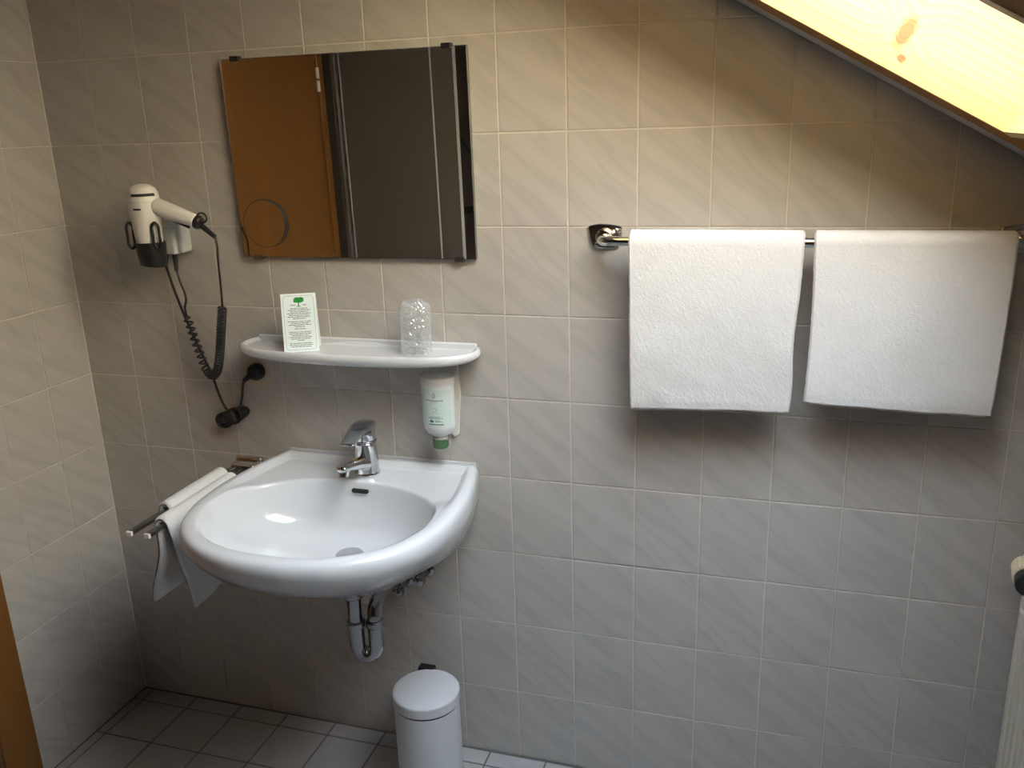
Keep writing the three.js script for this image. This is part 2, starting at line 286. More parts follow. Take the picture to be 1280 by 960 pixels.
/* basin */
const BX = 0.8575;
{
  const half = [[0.262, 0.0], [0.276, 0.05], [0.290, 0.11], [0.303, 0.19], [0.306, 0.27], [0.296, 0.36], [0.266, 0.44], [0.216, 0.5], [0.142, 0.545], [0.066, 0.566], [0, 0.571]];
  const side = curveOutline(half), outer = [...side.map(([x, z]) => [BX + x, z]), ...side.slice(0, -1).reverse().map(([x, z]) => [BX - x, z])];
  const N = 240, cx = BX + 0.004, cz = 0.29, ang = [];
  for (let i = 0; i < N; i++) ang.push((i / N) * 2 * Math.PI);
  const corners = [Math.atan2(-cz, BX + 0.262 - cx), Math.atan2(-cz, BX - 0.262 - cx)].map((a) => (a + 2 * Math.PI) % (2 * Math.PI));
  for (const c of corners) { let k = 0; ang.forEach((a, i) => { if (Math.abs(a - c) < Math.abs(ang[k] - c)) k = i; }); ang[k] = c; }
  const Ro = ang.map((a) => rayOutline(outer, cx, cz, a));
  const bowl = []; // bowl mouth
  for (let i = 0; i < 360; i++) { const t = i / 360 * 2 * Math.PI, c = Math.cos(t), s = Math.sin(t), e = 2 / 2.35; bowl.push([BX + 0.262 * Math.sign(c) * Math.abs(c) ** e, 0.328 + (s > 0 ? 0.204 : 0.206) * Math.sign(s) * Math.abs(s) ** e]); }
  const Rb = ang.map((a, i) => Math.min(rayOutline(bowl, cx, cz, a), Ro[i] - 0.036));
  const dr = [0.878, 0.235]; // drain
  const rows = [];
  const R = (i, r, y, q = 0) => { const ox = cx + (dr[0] - cx) * q, oz = cz + (dr[1] - cz) * q; return [ox + r * Math.cos(ang[i]), y, Math.max(0.0, oz + r * Math.sin(ang[i]))]; };
  const K = ang.map((a, i) => smooth(-0.08, 0.46, cz + Ro[i] * Math.sin(a))); // 0 at the wall, 1 in front
  const under = [[0.03, 0.605, 0.63, 1], [0.35, 0.61, 0.645, 1], [0.62, 0.62, 0.675, 0.6], [0.8, 0.648, 0.718, 0.2], [0.9, 0.685, 0.748, 0], [0.96, 0.725, 0.769, 0], [0.99, 0.757, 0.784, 0], [1.0, 0.775, 0.797, 0]];
  for (const [f, y0, y1, q] of under) rows.push((i) => R(i, Ro[i] * (f + (1 - f) * 0.25 * (1 - K[i]) * (f > 0.6 ? smooth(0.6, 0.9, f) : 0)), y0 + (y1 - y0) * K[i], q));
  const rim = [[0, 0.808, 0.808], [0.0025, 0.8195, 0.817], [0.007, 0.826, 0.8225], [0.014, 0.829, 0.8262], [0.024, 0.8295, 0.8268], [0.031, 0.8285, 0.8262]];
  for (const [d, yw, yf] of rim) rows.push((i) => R(i, Ro[i] - d, yw + (yf - yw) * K[i]));
  const Rd = (i) => Math.max(Rb[i] + 0.002, Ro[i] - 0.042);
  rows.push((i) => { const s = smooth(0.0, 0.05, Rd(i) - Rb[i] + 0.008); return R(i, Math.max(Rd(i), Rb[i] + 0.004), 0.8262 - 0.0085 * s); });
  rows.push((i) => { const s = smooth(0.0, 0.05, Rd(i) - Rb[i]); return R(i, Math.max(Rd(i) - 0.006, Rb[i] + 0.003), 0.8256 - 0.0115 * s); });
  rows.push((i) => { const s = smooth(0.0, 0.05, Rd(i) - Rb[i]); return R(i, Rb[i] + 0.0025, 0.825 - 0.0125 * s); });
  rows.push((i) => { const s = smooth(0.0, 0.05, Rd(i) - Rb[i]); return R(i, Rb[i] - 0.003, 0.8225 - 0.012 * s); });
  for (const [f, y, q] of [[0.972, 0.805, 0], [0.955, 0.79, 0.02], [0.93, 0.768, 0.05], [0.89, 0.746, 0.1], [0.83, 0.727, 0.2], [0.72, 0.708, 0.4], [0.56, 0.694, 0.65], [0.38, 0.684, 0.85], [0.22, 0.678, 0.97], [0.1, 0.675, 1], [0.0, 0.674, 1]]) rows.push((i) => R(i, Math.max(Rb[i] * f, 0.0001), y, q));
  const g = grid(N, rows.length - 1, (i, j) => rows[j](i % N), true);
  g.index.array.reverse(); g.computeVertexNormals();
  const t = thing('washbasin', [BX, 0.6, 0], 'white ceramic washbasin with a rounded front, fixed to the tiled wall', 'washbasin');
  part(t, 'bowl', g, M.ceramic);
  part(t, 'overflow_slot', new THREE.CapsuleGeometry(0.0056, 0.034, 6, 14).rotateZ(Math.PI / 2).scale(1, 1.0, 0.45).rotateX(-0.6).translate(0.864, 0.79, 0.1325), M.blackSoft, 'black oval overflow slot');
  part(t, 'drain', lathe([[0, 0.004], [0.018, 0.0045], [0.021, 0.003], [0.0225, 0.0035], [0.031, 0.0032], [0.0325, 0.001], [0.0325, -0.002]], 40).translate(dr[0], 0.675, dr[1]), M.chrome, 'round chrome drain plug');
  part(t, 'sealant', box(BX - 0.255, BX + 0.255, 0.812, 0.832, 0, 0.003, 0.0012), M.ceramic);
}
/* tap */
{
  const t = thing('basin_tap', [0.86, 0.815, 0.078], 'chrome single-lever mixer tap on the back ledge of the washbasin', 'tap');
  const X = 0.86, Z = 0.078;
  part(t, 'body', lathe([[0, 0], [0.0305, 0], [0.0315, 0.002], [0.0315, 0.004], [0.0285, 0.008], [0.0282, 0.03], [0.0272, 0.06], [0.0258, 0.078], [0.0255, 0.084], [0, 0.085]], 40).translate(X, 0.815, Z), M.chrome);
  // spout: tapering oval sweep rising towards the basin
  const P = [[Z + 0.002, 0.841, 0.024, 0.021], [Z + 0.03, 0.85, 0.0195, 0.0165], [Z + 0.065, 0.861, 0.016, 0.012], [Z + 0.1, 0.869, 0.0142, 0.0095], [Z + 0.126, 0.8735, 0.0135, 0.0085], [Z + 0.13, 0.8737, 0.0095, 0.0055], [Z + 0.131, 0.8737, 0.0001, 0.0001]];
  part(t, 'spout', grid(28, P.length - 1, (i, j) => { const a = i / 28 * 2 * Math.PI; const [z, y, rx, ry] = P[j]; return [X + rx * Math.cos(a), y + ry * Math.sin(a), z - 0.25 * ry * Math.sin(a)]; }, true), M.chrome);
  part(t, 'aerator', rod([X, 0.869, Z + 0.114], [X, 0.852, Z + 0.119], 0.012), M.chrome);
  // lever head and blade
  const cap = lathe([[0.0245, 0], [0.0262, 0.003], [0.0264, 0.02], [0.0248, 0.033], [0.02, 0.04], [0.012, 0.043], [0, 0.0435]], 40).translate(X, 0.901, Z);
  const B = [[-0.022, 0.001, 0.022, 0.0115], [0.0, 0.0035, 0.0255, 0.0115], [0.024, 0.004, 0.0245, 0.009], [0.05, -0.001, 0.0215, 0.0062], [0.076, -0.0085, 0.019, 0.0045], [0.09, -0.0135, 0.0175, 0.0035], [0.0925, -0.0145, 0.012, 0.0015], [0.093, -0.0148, 0.0001, 0.0001]];
  const blade = grid(28, B.length - 1, (i, j) => { const a = i / 28 * 2 * Math.PI, c = Math.cos(a), s = Math.sin(a), e = 0.55; const [z, y, rx, ry] = B[j]; return [X + rx * Math.sign(c) * Math.abs(c) ** e, 0.9325 + y + ry * Math.sign(s) * Math.abs(s) ** e, Z + z]; }, true);
  const lever = part(t, 'lever', merge(cap, blade), M.chrome);
  part(lever, 'marking_dot', new THREE.SphereGeometry(0.0025, 12, 8).scale(1, 1, 0.4).translate(X, 0.914, Z + 0.0264), std(lin(0.45, 0.05, 0.03), 0.4), 'small red dot');
  part(t, 'collar', new THREE.TorusGeometry(0.0262, 0.0016, 8, 48).rotateX(Math.PI / 2).translate(X, 0.9, Z), M.steel);
}
/* trap and valves */
{
  const t = thing('drain_trap', [0.878, 0.37, 0.235], 'chrome U-shaped drain trap hanging below the washbasin', 'drain trap');
  const X = 0.878, X2 = 0.921, z1 = 0.235, z2 = 0.222;
  part(t, 'tailpipe', rod([X, 0.47, z1], [X, 0.64, z1], 0.017, 32), M.pipe);
  part(t, 'coupling_nut', lathe([[0.017, 0], [0.0235, 0.001], [0.0245, 0.004], [0.0245, 0.03], [0.022, 0.036], [0.017, 0.036]], 12).translate(X, 0.566, z1), M.pipe);
  const bend = [[X, 0.5, z1], [X, 0.468, z1], [X, 0.452, z1]];
  for (let i = 1; i <= 8; i++) { const a = i / 9 * Math.PI; bend.push([(X + X2) / 2 + (X - X2) / 2 * Math.cos(a), 0.444 - 0.034 * Math.sin(a), (z1 + z2) / 2 + (z1 - z2) / 2 * Math.cos(a)]); }
  bend.push([X2, 0.452, z2], [X2, 0.468, z2], [X2, 0.5, z2]);
  part(t, 'u_bend', tube(bend, 0.0185, 120, 24), M.pipe);
  for (const [x, z] of [[X, z1], [X2, z2]]) part(t, 'coupling_nut', lathe([[0.018, 0], [0.0215, 0.001], [0.022, 0.003], [0.022, 0.013], [0.0215, 0.016], [0.017, 0.017]], 32).translate(x, 0.488, z), M.pipe);
  part(t, 'outlet_arm', tube([[X2, 0.49, z2], [X2, 0.52, z2], [X2, 0.54, z2 - 0.01], [X2, 0.551, z2 - 0.035], [X2, 0.56, 0.1], [X2, 0.562, 0.001]], 0.0165, 80, 24), M.pipe);
  part(t, 'wall_rosette', lathe([[0.0168, 0.012], [0.019, 0.0115], [0.025, 0.004], [0.026, 0.0005], [0.026, 0]], 40).rotateX(Math.PI / 2).translate(X2, 0.562, 0.0005), M.pipe);
  const spots = [[0.905, 0.485, 'chrome angle valve on the wall nearest the drain trap'], [0.966, 0.523, 'chrome angle valve on the wall farther from the drain trap, under the washbasin rim']];
  for (const [x, y, label] of spots) {
    const hx = x < 0.92 ? -0.05 : 0.025;
    const v = thing('angle_valve', [x, y, 0], label, 'valve');
    part(v, 'rosette', lathe([[0, 0.006], [0.012, 0.006], [0.0185, 0.003], [0.0195, 0]], 32).rotateX(Math.PI / 2).translate(x, y, 0), M.pipe);
    part(v, 'valve_body', merge(rod([x, y, 0.002], [x, y, 0.045], 0.0095), rod([x, y - 0.002, 0.038], [x, y + 0.035, 0.038], 0.008), rod([x, y + 0.024, 0.038], [x, y + 0.035, 0.038], 0.0115, 6)), M.pipe);
    part(v, 'knob', lathe([[0, 0.022], [0.012, 0.021], [0.0155, 0.017], [0.0165, 0.004], [0.014, 0], [0, 0]], 14).rotateX(Math.PI / 2).translate(x, y, 0.046), M.pipe);
    part(v, 'supply_hose', tube([[x, y + 0.034, 0.038], [x + 0.5 * hx, y + 0.05, 0.041], [x + hx, y + 0.085, 0.055]], 0.005, 24, 10), M.pipe);
  }
}
/* shelf */
{
  const cx = 0.84, cz = 0.06, o = [];
  const right = curveOutline([[0.295, 0.0], [0.305, 0.02], [0.309, 0.05], [0.296, 0.085], [0.262, 0.113], [0.215, 0.13], [0.12, 0.142], [0, 0.146]]);
  for (const [x, z] of right) o.push([cx + x, z]); for (const [x, z] of right.slice(0, -1).reverse()) o.push([cx - x, z]);
  const N = 200, ang = Array.from({ length: N }, (_, i) => i / N * 2 * Math.PI), fix = [Math.atan2(-cz, 0.295), Math.atan2(-cz, -0.295)].map((a) => (a + 2 * Math.PI) % (2 * Math.PI));
  for (const c of fix) { let k = 0; ang.forEach((a, i) => { if (Math.abs(a - c) < Math.abs(ang[k] - c)) k = i; }); ang[k] = c; }
  const Ro = ang.map((a) => rayOutline(o, cx, cz, a)), at = (i, f, d, y) => { const r = Math.max(0, Ro[i] * f - d); return [cx + r * Math.cos(ang[i]), y, Math.max(0, cz + r * Math.sin(ang[i]))]; };
  const rows = [[0.0, 0, 1.096], [0.7, 0, 1.097], [0.9, 0, 1.1], [1, 0.008, 1.1045], [1, 0.002, 1.109], [1, 0, 1.1145], [1, 0.001, 1.1205], [1, 0.004, 1.125], [1, 0.008, 1.1262], [1, 0.012, 1.1252], [1, 0.017, 1.1205], [1, 0.022, 1.1185], [0.6, 0, 1.1175], [0, 0, 1.1175]];
  const g = grid(N, rows.length - 1, (i, j) => at(i % N, ...rows[j]), true); g.index.array.reverse(); g.computeVertexNormals();
  const t = thing('wall_shelf', [cx, 1.092, 0], 'narrow white ceramic wall shelf under the mirror', 'shelf');
  part(t, 'shelf_board', g, M.ceramic);
  part(t, 'back_lip', box(cx - 0.29, cx + 0.29, 1.105, 1.1325, 0, 0.01, 0.0045), M.ceramic);
}
/* card */
const canvasTex = (w, h, draw) => { const c = document.createElement('canvas'); c.width = w; c.height = h; draw(c.getContext('2d')); const t = new THREE.CanvasTexture(c); t.colorSpace = THREE.SRGBColorSpace; return t; };
{
  const t = thing('tent_card', [0.715, 1.1178, 0.075], 'white folded notice card with a green tree and black print, standing on the shelf', 'card');
  const paper = std(lin(0.78, 0.81, 0.8), 0.6);
  const print = std(lin(0.93, 0.95, 0.94), 0.55, 0, { map: canvasTex(512, 768, (c) => {
    c.fillStyle = '#e9f3f6'; c.fillRect(0, 0, 512, 768);
    c.strokeStyle = '#7d948c'; c.lineWidth = 4; c.beginPath();
    const x0 = 34, x1 = 478, y0 = 30, y1 = 738, q = 30; c.moveTo(x0 + q, y0); c.lineTo(x1 - q, y0); c.lineTo(x1, y0 + q); c.lineTo(x1, y1 - q); c.lineTo(x1 - q, y1); c.lineTo(x0 + q, y1); c.lineTo(x0, y1 - q); c.lineTo(x0, y0 + q); c.closePath(); c.stroke();
    c.fillStyle = '#0f8a36'; for (const [x, y, a, b] of [[236, 76, 46, 28], [290, 74, 46, 26], [214, 98, 30, 20], [262, 104, 58, 18], [306, 92, 30, 20]]) { c.beginPath(); c.ellipse(x, y, a, b, 0, 0, 7); c.fill(); }
    c.fillRect(250, 106, 15, 62); c.beginPath(); c.ellipse(257, 168, 34, 5, 0, 0, 7); c.fill();
    c.fillStyle = '#1b211f'; c.textAlign = 'center'; c.font = 'bold 26px serif';
    c.fillText('Lieber', 174, 158); c.fillText('Gast', 344, 158);
    c.font = 'italic bold 26px serif'; c.fillText('Dear Guests,', 256, 470);
    let s = 11; const r = () => { s = (s * 1103515245 + 12345) % 2147483648; return s / 2147483648; };
    const line = (y, w) => { let x = 256 - w / 2; while (x < 256 + w / 2 - 8) { const l = Math.min(14 + r() * 44, 256 + w / 2 - x); c.fillStyle = '#2b312f'; c.fillRect(x, y - 9, l, 9); c.fillStyle = '#e9f3f6'; for (let k = x + 5; k < x + l; k += 8) c.fillRect(k, y - 9 + (r() > 0.5 ? 0 : 5), 2.5, 4); x += l + 8; } };
    [[200, 250], [222, 330], [244, 260], [266, 350], [288, 300], [310, 340], [332, 190], [372, 350], [394, 260], [416, 330], [438, 150], [510, 330], [532, 330], [554, 260], [576, 350], [598, 290], [620, 100], [658, 330], [680, 350], [702, 290]].forEach(([y, w]) => line(y, w));
  }) });
  const w = 0.081, h = 0.137, half = 0.027;
  const grp = (g) => g.rotateY(0.42).translate(0.715, 1.1182, 0.075);
  const lean = Math.asin(half / h);
  const panel = (s) => box(-w / 2, w / 2, 0, h, -0.0003, 0.0003).rotateX(-s * lean).translate(0, 0, s * half);
  part(t, 'back_panel', grp(panel(-1)), paper);
  const fp = part(t, 'front_panel', grp(panel(1)), paper);
  part(fp, 'print', grp(new THREE.PlaneGeometry(w, h).translate(0, h / 2, 0.0006).rotateX(-lean).translate(0, 0, half)), print, 'printed notice with a green tree');
}
/* wrapped tumbler */
{
  const X = 1.003, Z = 0.066, Y = 1.1176;
  const t = thing('tumbler', [X, Y, Z], 'clear tumbler wrapped in crinkled plastic film on the shelf', 'tumbler');
  const gl = std(lin(0.97, 0.98, 0.98), 0.02, 0, { transmission: 1, thickness: 0, ior: 1.45 });
  part(t, 'glass', lathe([[0, 0.002], [0.026, 0.002], [0.027, 0.004], [0.0305, 0.1], [0.031, 0.104]], 40).translate(X, Y, Z), gl);
  part(t, 'glass_base', lathe([[0, 0.003], [0.025, 0.003], [0.026, 0.008], [0.0245, 0.011], [0, 0.011]], 32).translate(X, Y, Z), std(lin(0.9, 0.92, 0.92), 0.05, 0, { transmission: 1, thickness: 0, ior: 1.5 }));
  const film = std(lin(0.93, 0.95, 0.97), 0.12, 0, { transmission: 0.82, thickness: 0, ior: 2.3, side: THREE.DoubleSide });
  const cell = (x, y, z) => { // ridged folds
    const a = Math.abs(fbm(x, y, z, 2)), b = Math.abs(fbm(x * 2.1 + 5, y * 2.1, z * 2.1 + 3, 2)); return 1 - 2.2 * a - 0.9 * b;
  };
  const g = grid(72, 40, (i, j) => {
    const a = (i % 72) / 72 * 2 * Math.PI, v = j / 40, y = 0.0015 + v * 0.122, c = Math.cos(a), s = Math.sin(a);
    const crink = 0.1 + 0.9 * smooth(-0.1, 0.75, c * 0.85 + s * 0.35);
    const n = cell(c * 1.6 + 4, v * 4.2, s * 1.6), m = fbm(c * 6, v * 20, s * 6 + 7, 2);
    let r = 0.0325 + 0.001 * v + crink * (0.0065 * n + 0.0058 * m);
    if (v > 0.86) r *= 1 - 0.42 * smooth(0.86, 1, v) * (0.8 + 0.5 * m);
    return [X + r * c, Y + y + (v > 0.8 ? 0.006 * m : 0), Z + r * s];
  }, true).toNonIndexed();
  g.computeVertexNormals();
  part(t, 'plastic_film', g, film, 'crinkled clear plastic film');
}
/* soap dispenser */
{
  const X = 1.043, Z = 0.047;
  const t = thing('soap_dispenser', [X, 0.88, 0], 'white soap dispenser bottle with a green cap, mounted on the wall under the shelf', 'soap dispenser');
  part(t, 'wall_bracket', merge(plate([[1.017, 1.06], [1.07, 1.088], [1.08, 1.088], [1.083, 1.0], [1.074, 0.905], [1.066, 0.897], [1.02, 0.93]].reverse(), 0.008, 0.002), box(1.02, 1.07, 1.035, 1.06, 0.004, 0.04, 0.004)), M.whitePlastic);
  const oval = (prof, n = 48) => lathe(prof, n).scale(1, 1, 0.72).translate(X, 0, Z);
  part(t, 'bottle', oval([[0, 0.913], [0.016, 0.913], [0.018, 0.916], [0.03, 0.923], [0.0375, 0.934], [0.0392, 0.945], [0.0395, 1.035], [0.0398, 1.045], [0.0398, 1.046]]), std(lin(0.72, 0.75, 0.74), 0.3));
  part(t, 'collar', oval([[0.0398, 1.044], [0.0412, 1.0455], [0.0412, 1.0585], [0.039, 1.063], [0, 1.064]]), M.whitePlastic);
  part(t, 'neck', oval([[0, 0.914], [0.0175, 0.914], [0.0185, 0.909], [0.02, 0.905], [0, 0.905]]), std(lin(0.7, 0.72, 0.68), 0.3));
  part(t, 'cap', lathe([[0, 0.885], [0.0165, 0.885], [0.0185, 0.8875], [0.019, 0.907], [0.0175, 0.908], [0, 0.908]], 32).translate(X, 0, Z), std(lin(0.05, 0.13, 0.055), 0.35), 'green cap');
  const lab = std(lin(0.75, 0.8, 0.77), 0.4, 0, { map: canvasTex(384, 512, (c) => {
    c.fillStyle = '#e6f1ee'; c.fillRect(0, 0, 384, 512); c.strokeStyle = '#5d7d6b'; c.fillStyle = '#5d7d6b'; c.lineWidth = 5;
    c.beginPath(); c.moveTo(196, 40); c.quadraticCurveTo(160, 90, 190, 112); c.quadraticCurveTo(226, 92, 196, 40); c.stroke(); c.beginPath(); c.moveTo(196, 60); c.lineTo(190, 130); c.stroke();
    const w = (x, y, l, h, n) => { for (let i = 0; i < n; i++) c.fillRect(x + i * l / n, y, l / n * 0.72, h); };
    w(100, 140, 190, 13, 11); w(160, 162, 70, 6, 5);
    c.lineWidth = 4; c.beginPath(); c.moveTo(180, 260); c.quadraticCurveTo(230, 250, 214, 290); c.quadraticCurveTo(180, 300, 170, 330); c.moveTo(200, 320); c.lineTo(240, 326); c.stroke();
    w(140, 368, 110, 10, 7); w(130, 388, 150, 10, 9);
    c.fillStyle = '#22332a'; c.beginPath(); c.ellipse(160, 432, 21, 20, 0, 0, 7); c.fill(); c.fillStyle = '#e6f1ee'; c.beginPath(); c.ellipse(166, 424, 7, 9, 0.5, 0, 7); c.fill(); c.fillStyle = '#22332a'; w(196, 420, 56, 8, 4); w(196, 436, 76, 8, 5);
    w(128, 470, 160, 17, 9);
  }) });
  const lg = new THREE.CylinderGeometry(0.0399, 0.0397, 0.09, 40, 1, true, -1.15, 2.3).scale(1, 1, 0.725).translate(X, 0.99, Z);
  part(t, 'label', lg, lab, 'pale green printed label');
}
/* hair dryer, holder, cord */
{
  const X = 0.331, Z = 0.087;
  const h = thing('dryer_holder', [0.36, 1.31, 0], 'grey wall holder with black prongs and cup carrying the hair dryer', 'holder');
  part(h, 'wall_box', merge(box(0.34, 0.386, 1.338, 1.424, 0, 0.04, 0.006), box(0.335, 0.372, 1.336, 1.405, 0.03, 0.052, 0.004)), M.greyPlastic);
  part(h, 'cup', grid(40, 6, (i, j) => { const a = (i % 40) / 40 * 2 * Math.PI; const [y, r, k] = [[1.372, 0.0335, 1], [1.371, 0.0355, 1], [1.35, 0.0345, 1], [1.325, 0.033, 0.92], [1.316, 0.0325, 0.9], [1.317, 0.029, 0.88], [1.33, 0.028, 0.9]][j]; return [X + 0.002 + r * Math.cos(a), y + (j > 2 ? -0.004 * Math.cos(a) : 0), Z + r * k * Math.sin(a)]; }, true), std(lin(0.012, 0.012, 0.013), 0.4, 0, { side: THREE.DoubleSide }));
  for (const a of [2.62, 0.45]) { // two upright loops
    const rr = 0.0405, c = Math.cos(a), s = Math.sin(a), P = (t, y) => [X + rr * c + 0.77 * t, y, Z + rr * s - 0.64 * t];
    part(h, 'prong', tube([P(-0.0065, 1.366), P(-0.007, 1.39), P(-0.0065, 1.412), P(0, 1.42), P(0.0065, 1.412), P(0.007, 1.39), P(0.0065, 1.366), P(0, 1.358)], 0.0034, 80, 10, true), M.black, 'black wire loop');
  }
  part(h, 'strain_relief', merge(rod([0.354, 1.338, 0.032], [0.356, 1.293, 0.036], 0.0062, 14, 0.0048), rod([0.337, 1.34, 0.04], [0.335, 1.303, 0.045], 0.005, 14, 0.0038)), M.black);
  const t = thing('hair_dryer', [X, 1.33, Z], 'white hair dryer with a black end hanging nose down in the wall holder', 'hair dryer');
  part(t, 'body', lathe([[0.02, 1.352], [0.0295, 1.354], [0.0305, 1.365], [0.0318, 1.39], [0.034, 1.42], [0.0366, 1.45], [0.037, 1.462], [0.036, 1.467], [0.0372, 1.4685], [0.0378, 1.472], [0.0368, 1.475]], 48).translate(X, 0, Z), M.whitePlastic);
  const cap = part(t, 'intake_dome', lathe([[0.0369, 1.474], [0.0366, 1.479], [0.0344, 1.489], [0.0295, 1.4985], [0.0215, 1.505], [0.011, 1.5085], [0, 1.5095]], 48).translate(X, 0, Z), M.whitePlastic);
  const holes = []; for (let k = 0; k < 26; k++) { const a = 0.69 + (k - 12.5) * 0.062; holes.push(box(-0.0011, 0.0011, -0.0035, 0.0035, -0.0006, 0.0006, 0.0005, 1).rotateX(-0.42).translate(0, 1.4845, 0.0357).rotateY(a).translate(X, 0, Z)); }
  part(cap, 'vent_slots', merge(...holes), M.black);
  part(t, 'switch_slot', box(-0.0095, 0.0095, -0.0022, 0.0022, -0.001, 0.0012, 0.001).translate(0, 1.452, 0.0366).rotateY(0.2).translate(X, 0, Z), M.black, 'narrow black slot');
  const a0 = [0.35, 1.461, Z - 0.002], a1 = [0.463, 1.418, Z - 0.014], L = V(...a0).distanceTo(V(...a1));
  part(t, 'handle', aim(lathe([[0, 0], [0.0195, 0], [0.0205, 0.02], [0.0195, 0.06], [0.0165, L - 0.01], [0.0155, L - 0.002], [0, L]], 36), a0, a1), M.whitePlastic);
  part(t, 'handle_switch', box(-0.004, 0.004, -0.022, 0.022, -0.003, 0.003, 0.002).rotateZ(Math.PI / 2 - 0.36).translate(0.428, 1.4145, Z - 0.004), M.black);
  part(t, 'handle_end', merge(aim(lathe([[0.0158, -0.004], [0.0165, 0], [0.0165, 0.006], [0.0135, 0.012], [0, 0.013]], 28), a1, [a1[0] + 0.094, a1[1] - 0.036, a1[2] - 0.005]), rod([0.468, 1.413, Z - 0.015], [0.506, 1.382, Z - 0.017], 0.0072, 16, 0.0052)), M.black);
  part(t, 'hanging_loop', new THREE.TorusGeometry(0.0115, 0.0026, 10, 32).rotateY(0.35).translate(0.479, 1.4275, Z - 0.012), M.black, 'black hanging ring');
  // coiled cable: handle -> straight -> coil -> holder
  const path = new THREE.CatmullRomCurve3([[0.506, 1.382, 0.07], [0.511, 1.36, 0.074], [0.51, 1.33, 0.076], [0.508, 1.27, 0.076], [0.501, 1.215, 0.07]].map((p) => V(...p)), false, 'centripetal');
  const coilPath = new THREE.CatmullRomCurve3([[0.501, 1.215, 0.07], [0.484, 1.15, 0.065], [0.468, 1.09, 0.06], [0.45, 1.045, 0.055], [0.432, 1.03, 0.052], [0.414, 1.045, 0.049], [0.4, 1.085, 0.047], [0.386, 1.135, 0.046], [0.375, 1.18, 0.045]].map((p) => V(...p)), false, 'centripetal');
  const n = 1500, frames = coilPath.computeFrenetFrames(n, false), pts = [], turns = 40;
  // pitch: tight on the handle side, stretched on the holder side
  let phase = 0; const dens = (u) => (u < 0.62 ? 1.35 : 0.62), tot = Array.from({ length: n }, (_, i) => dens(i / n)).reduce((a, b) => a + b);
  for (let i = 0; i <= n; i++) { const u = i / n, p = coilPath.getPointAt(u); phase += dens(u) / tot * turns * 2 * Math.PI; const r = 0.0092 * smooth(0, 0.012, u) * smooth(1, 0.988, u); pts.push(p.clone().addScaledVector(frames.normals[i], r * Math.cos(phase)).addScaledVector(frames.binormals[i], r * Math.sin(phase))); }
  const coil = new THREE.TubeGeometry(new THREE.CatmullRomCurve3(pts), 2600, 0.0026, 7);
  const tail = tube([[0.375, 1.18, 0.045], [0.372, 1.2, 0.045], [0.379, 1.222, 0.045], [0.377, 1.24, 0.044], [0.366, 1.265, 0.04], [0.356, 1.295, 0.036]], 0.0028, 50, 10);
  part(t, 'coiled_cable', merge(new THREE.TubeGeometry(path, 60, 0.0028, 10), coil, tail), M.black, 'black spiral cable');

  const c = thing('power_cord', [0.338, 1.305, 0.06], 'black mains cord with a tied bundle, plugged into the wall socket', 'cord');
  part(c, 'cable', tube([[0.335, 1.305, 0.045], [0.336, 1.28, 0.04], [0.349, 1.2, 0.03], [0.372, 1.1, 0.016], [0.402, 1.02, 0.014], [0.415, 0.97, 0.014], [0.43, 0.935, 0.016], [0.448, 0.918, 0.018], [0.46, 0.912, 0.02]], 0.0032, 110, 10), M.black);
  part(c, 'plug_cable', tube([[0.47, 0.925, 0.022], [0.482, 0.945, 0.022], [0.492, 0.97, 0.024], [0.502, 1.0, 0.03], [0.512, 1.018, 0.036]], 0.0034, 60, 10), M.black);
  const loops = []; // loops of the tied cable: a flat figure of turns
  for (let k = 0; k < 4; k++) { const A0 = 0.052 - k * 0.004, B0 = 0.0155 + 0.0022 * k; loops.push(tube(Array.from({ length: 24 }, (_, i) => { const a = i / 24 * 2 * Math.PI, x = A0 * Math.cos(a), y = B0 * Math.sin(a) * (0.75 + 0.45 * Math.abs(Math.cos(a))), r = 0.42; return [0.446 + x * Math.cos(r) - y * Math.sin(r), 0.909 + x * Math.sin(r) + y * Math.cos(r), 0.008 + 0.0062 * k + 0.002 * Math.sin(a * 2 + k)]; }), 0.0033, 120, 9, true)); }
  part(c, 'cable_bundle', merge(...loops), M.black);
  part(c, 'cable_tie', new RoundedBoxGeometry(0.036, 0.042, 0.032, 4, 0.011).rotateZ(0.42).translate(0.449, 0.911, 0.018), M.blackSoft);
  part(c, 'plug', merge(lathe([[0, 0.026], [0.01, 0.026], [0.018, 0.023], [0.0215, 0.016], [0.022, 0.004], [0.021, 0], [0, 0]], 36).rotateX(Math.PI / 2).translate(0.535, 1.035, 0.0045), rod([0.53, 1.032, 0.024], [0.511, 1.016, 0.036], 0.008, 16, 0.0052)), M.blackSoft);
  const s = thing('wall_socket', [0.535, 1.035, 0], 'flat beige wall socket plate behind the black plug, below one end of the shelf', 'socket');
  part(s, 'cover_plate', plate(roundRect(0.495, 0.577, 0.994, 1.076, 0.006), 0.004, 0.0012), M.beigePlastic);
}
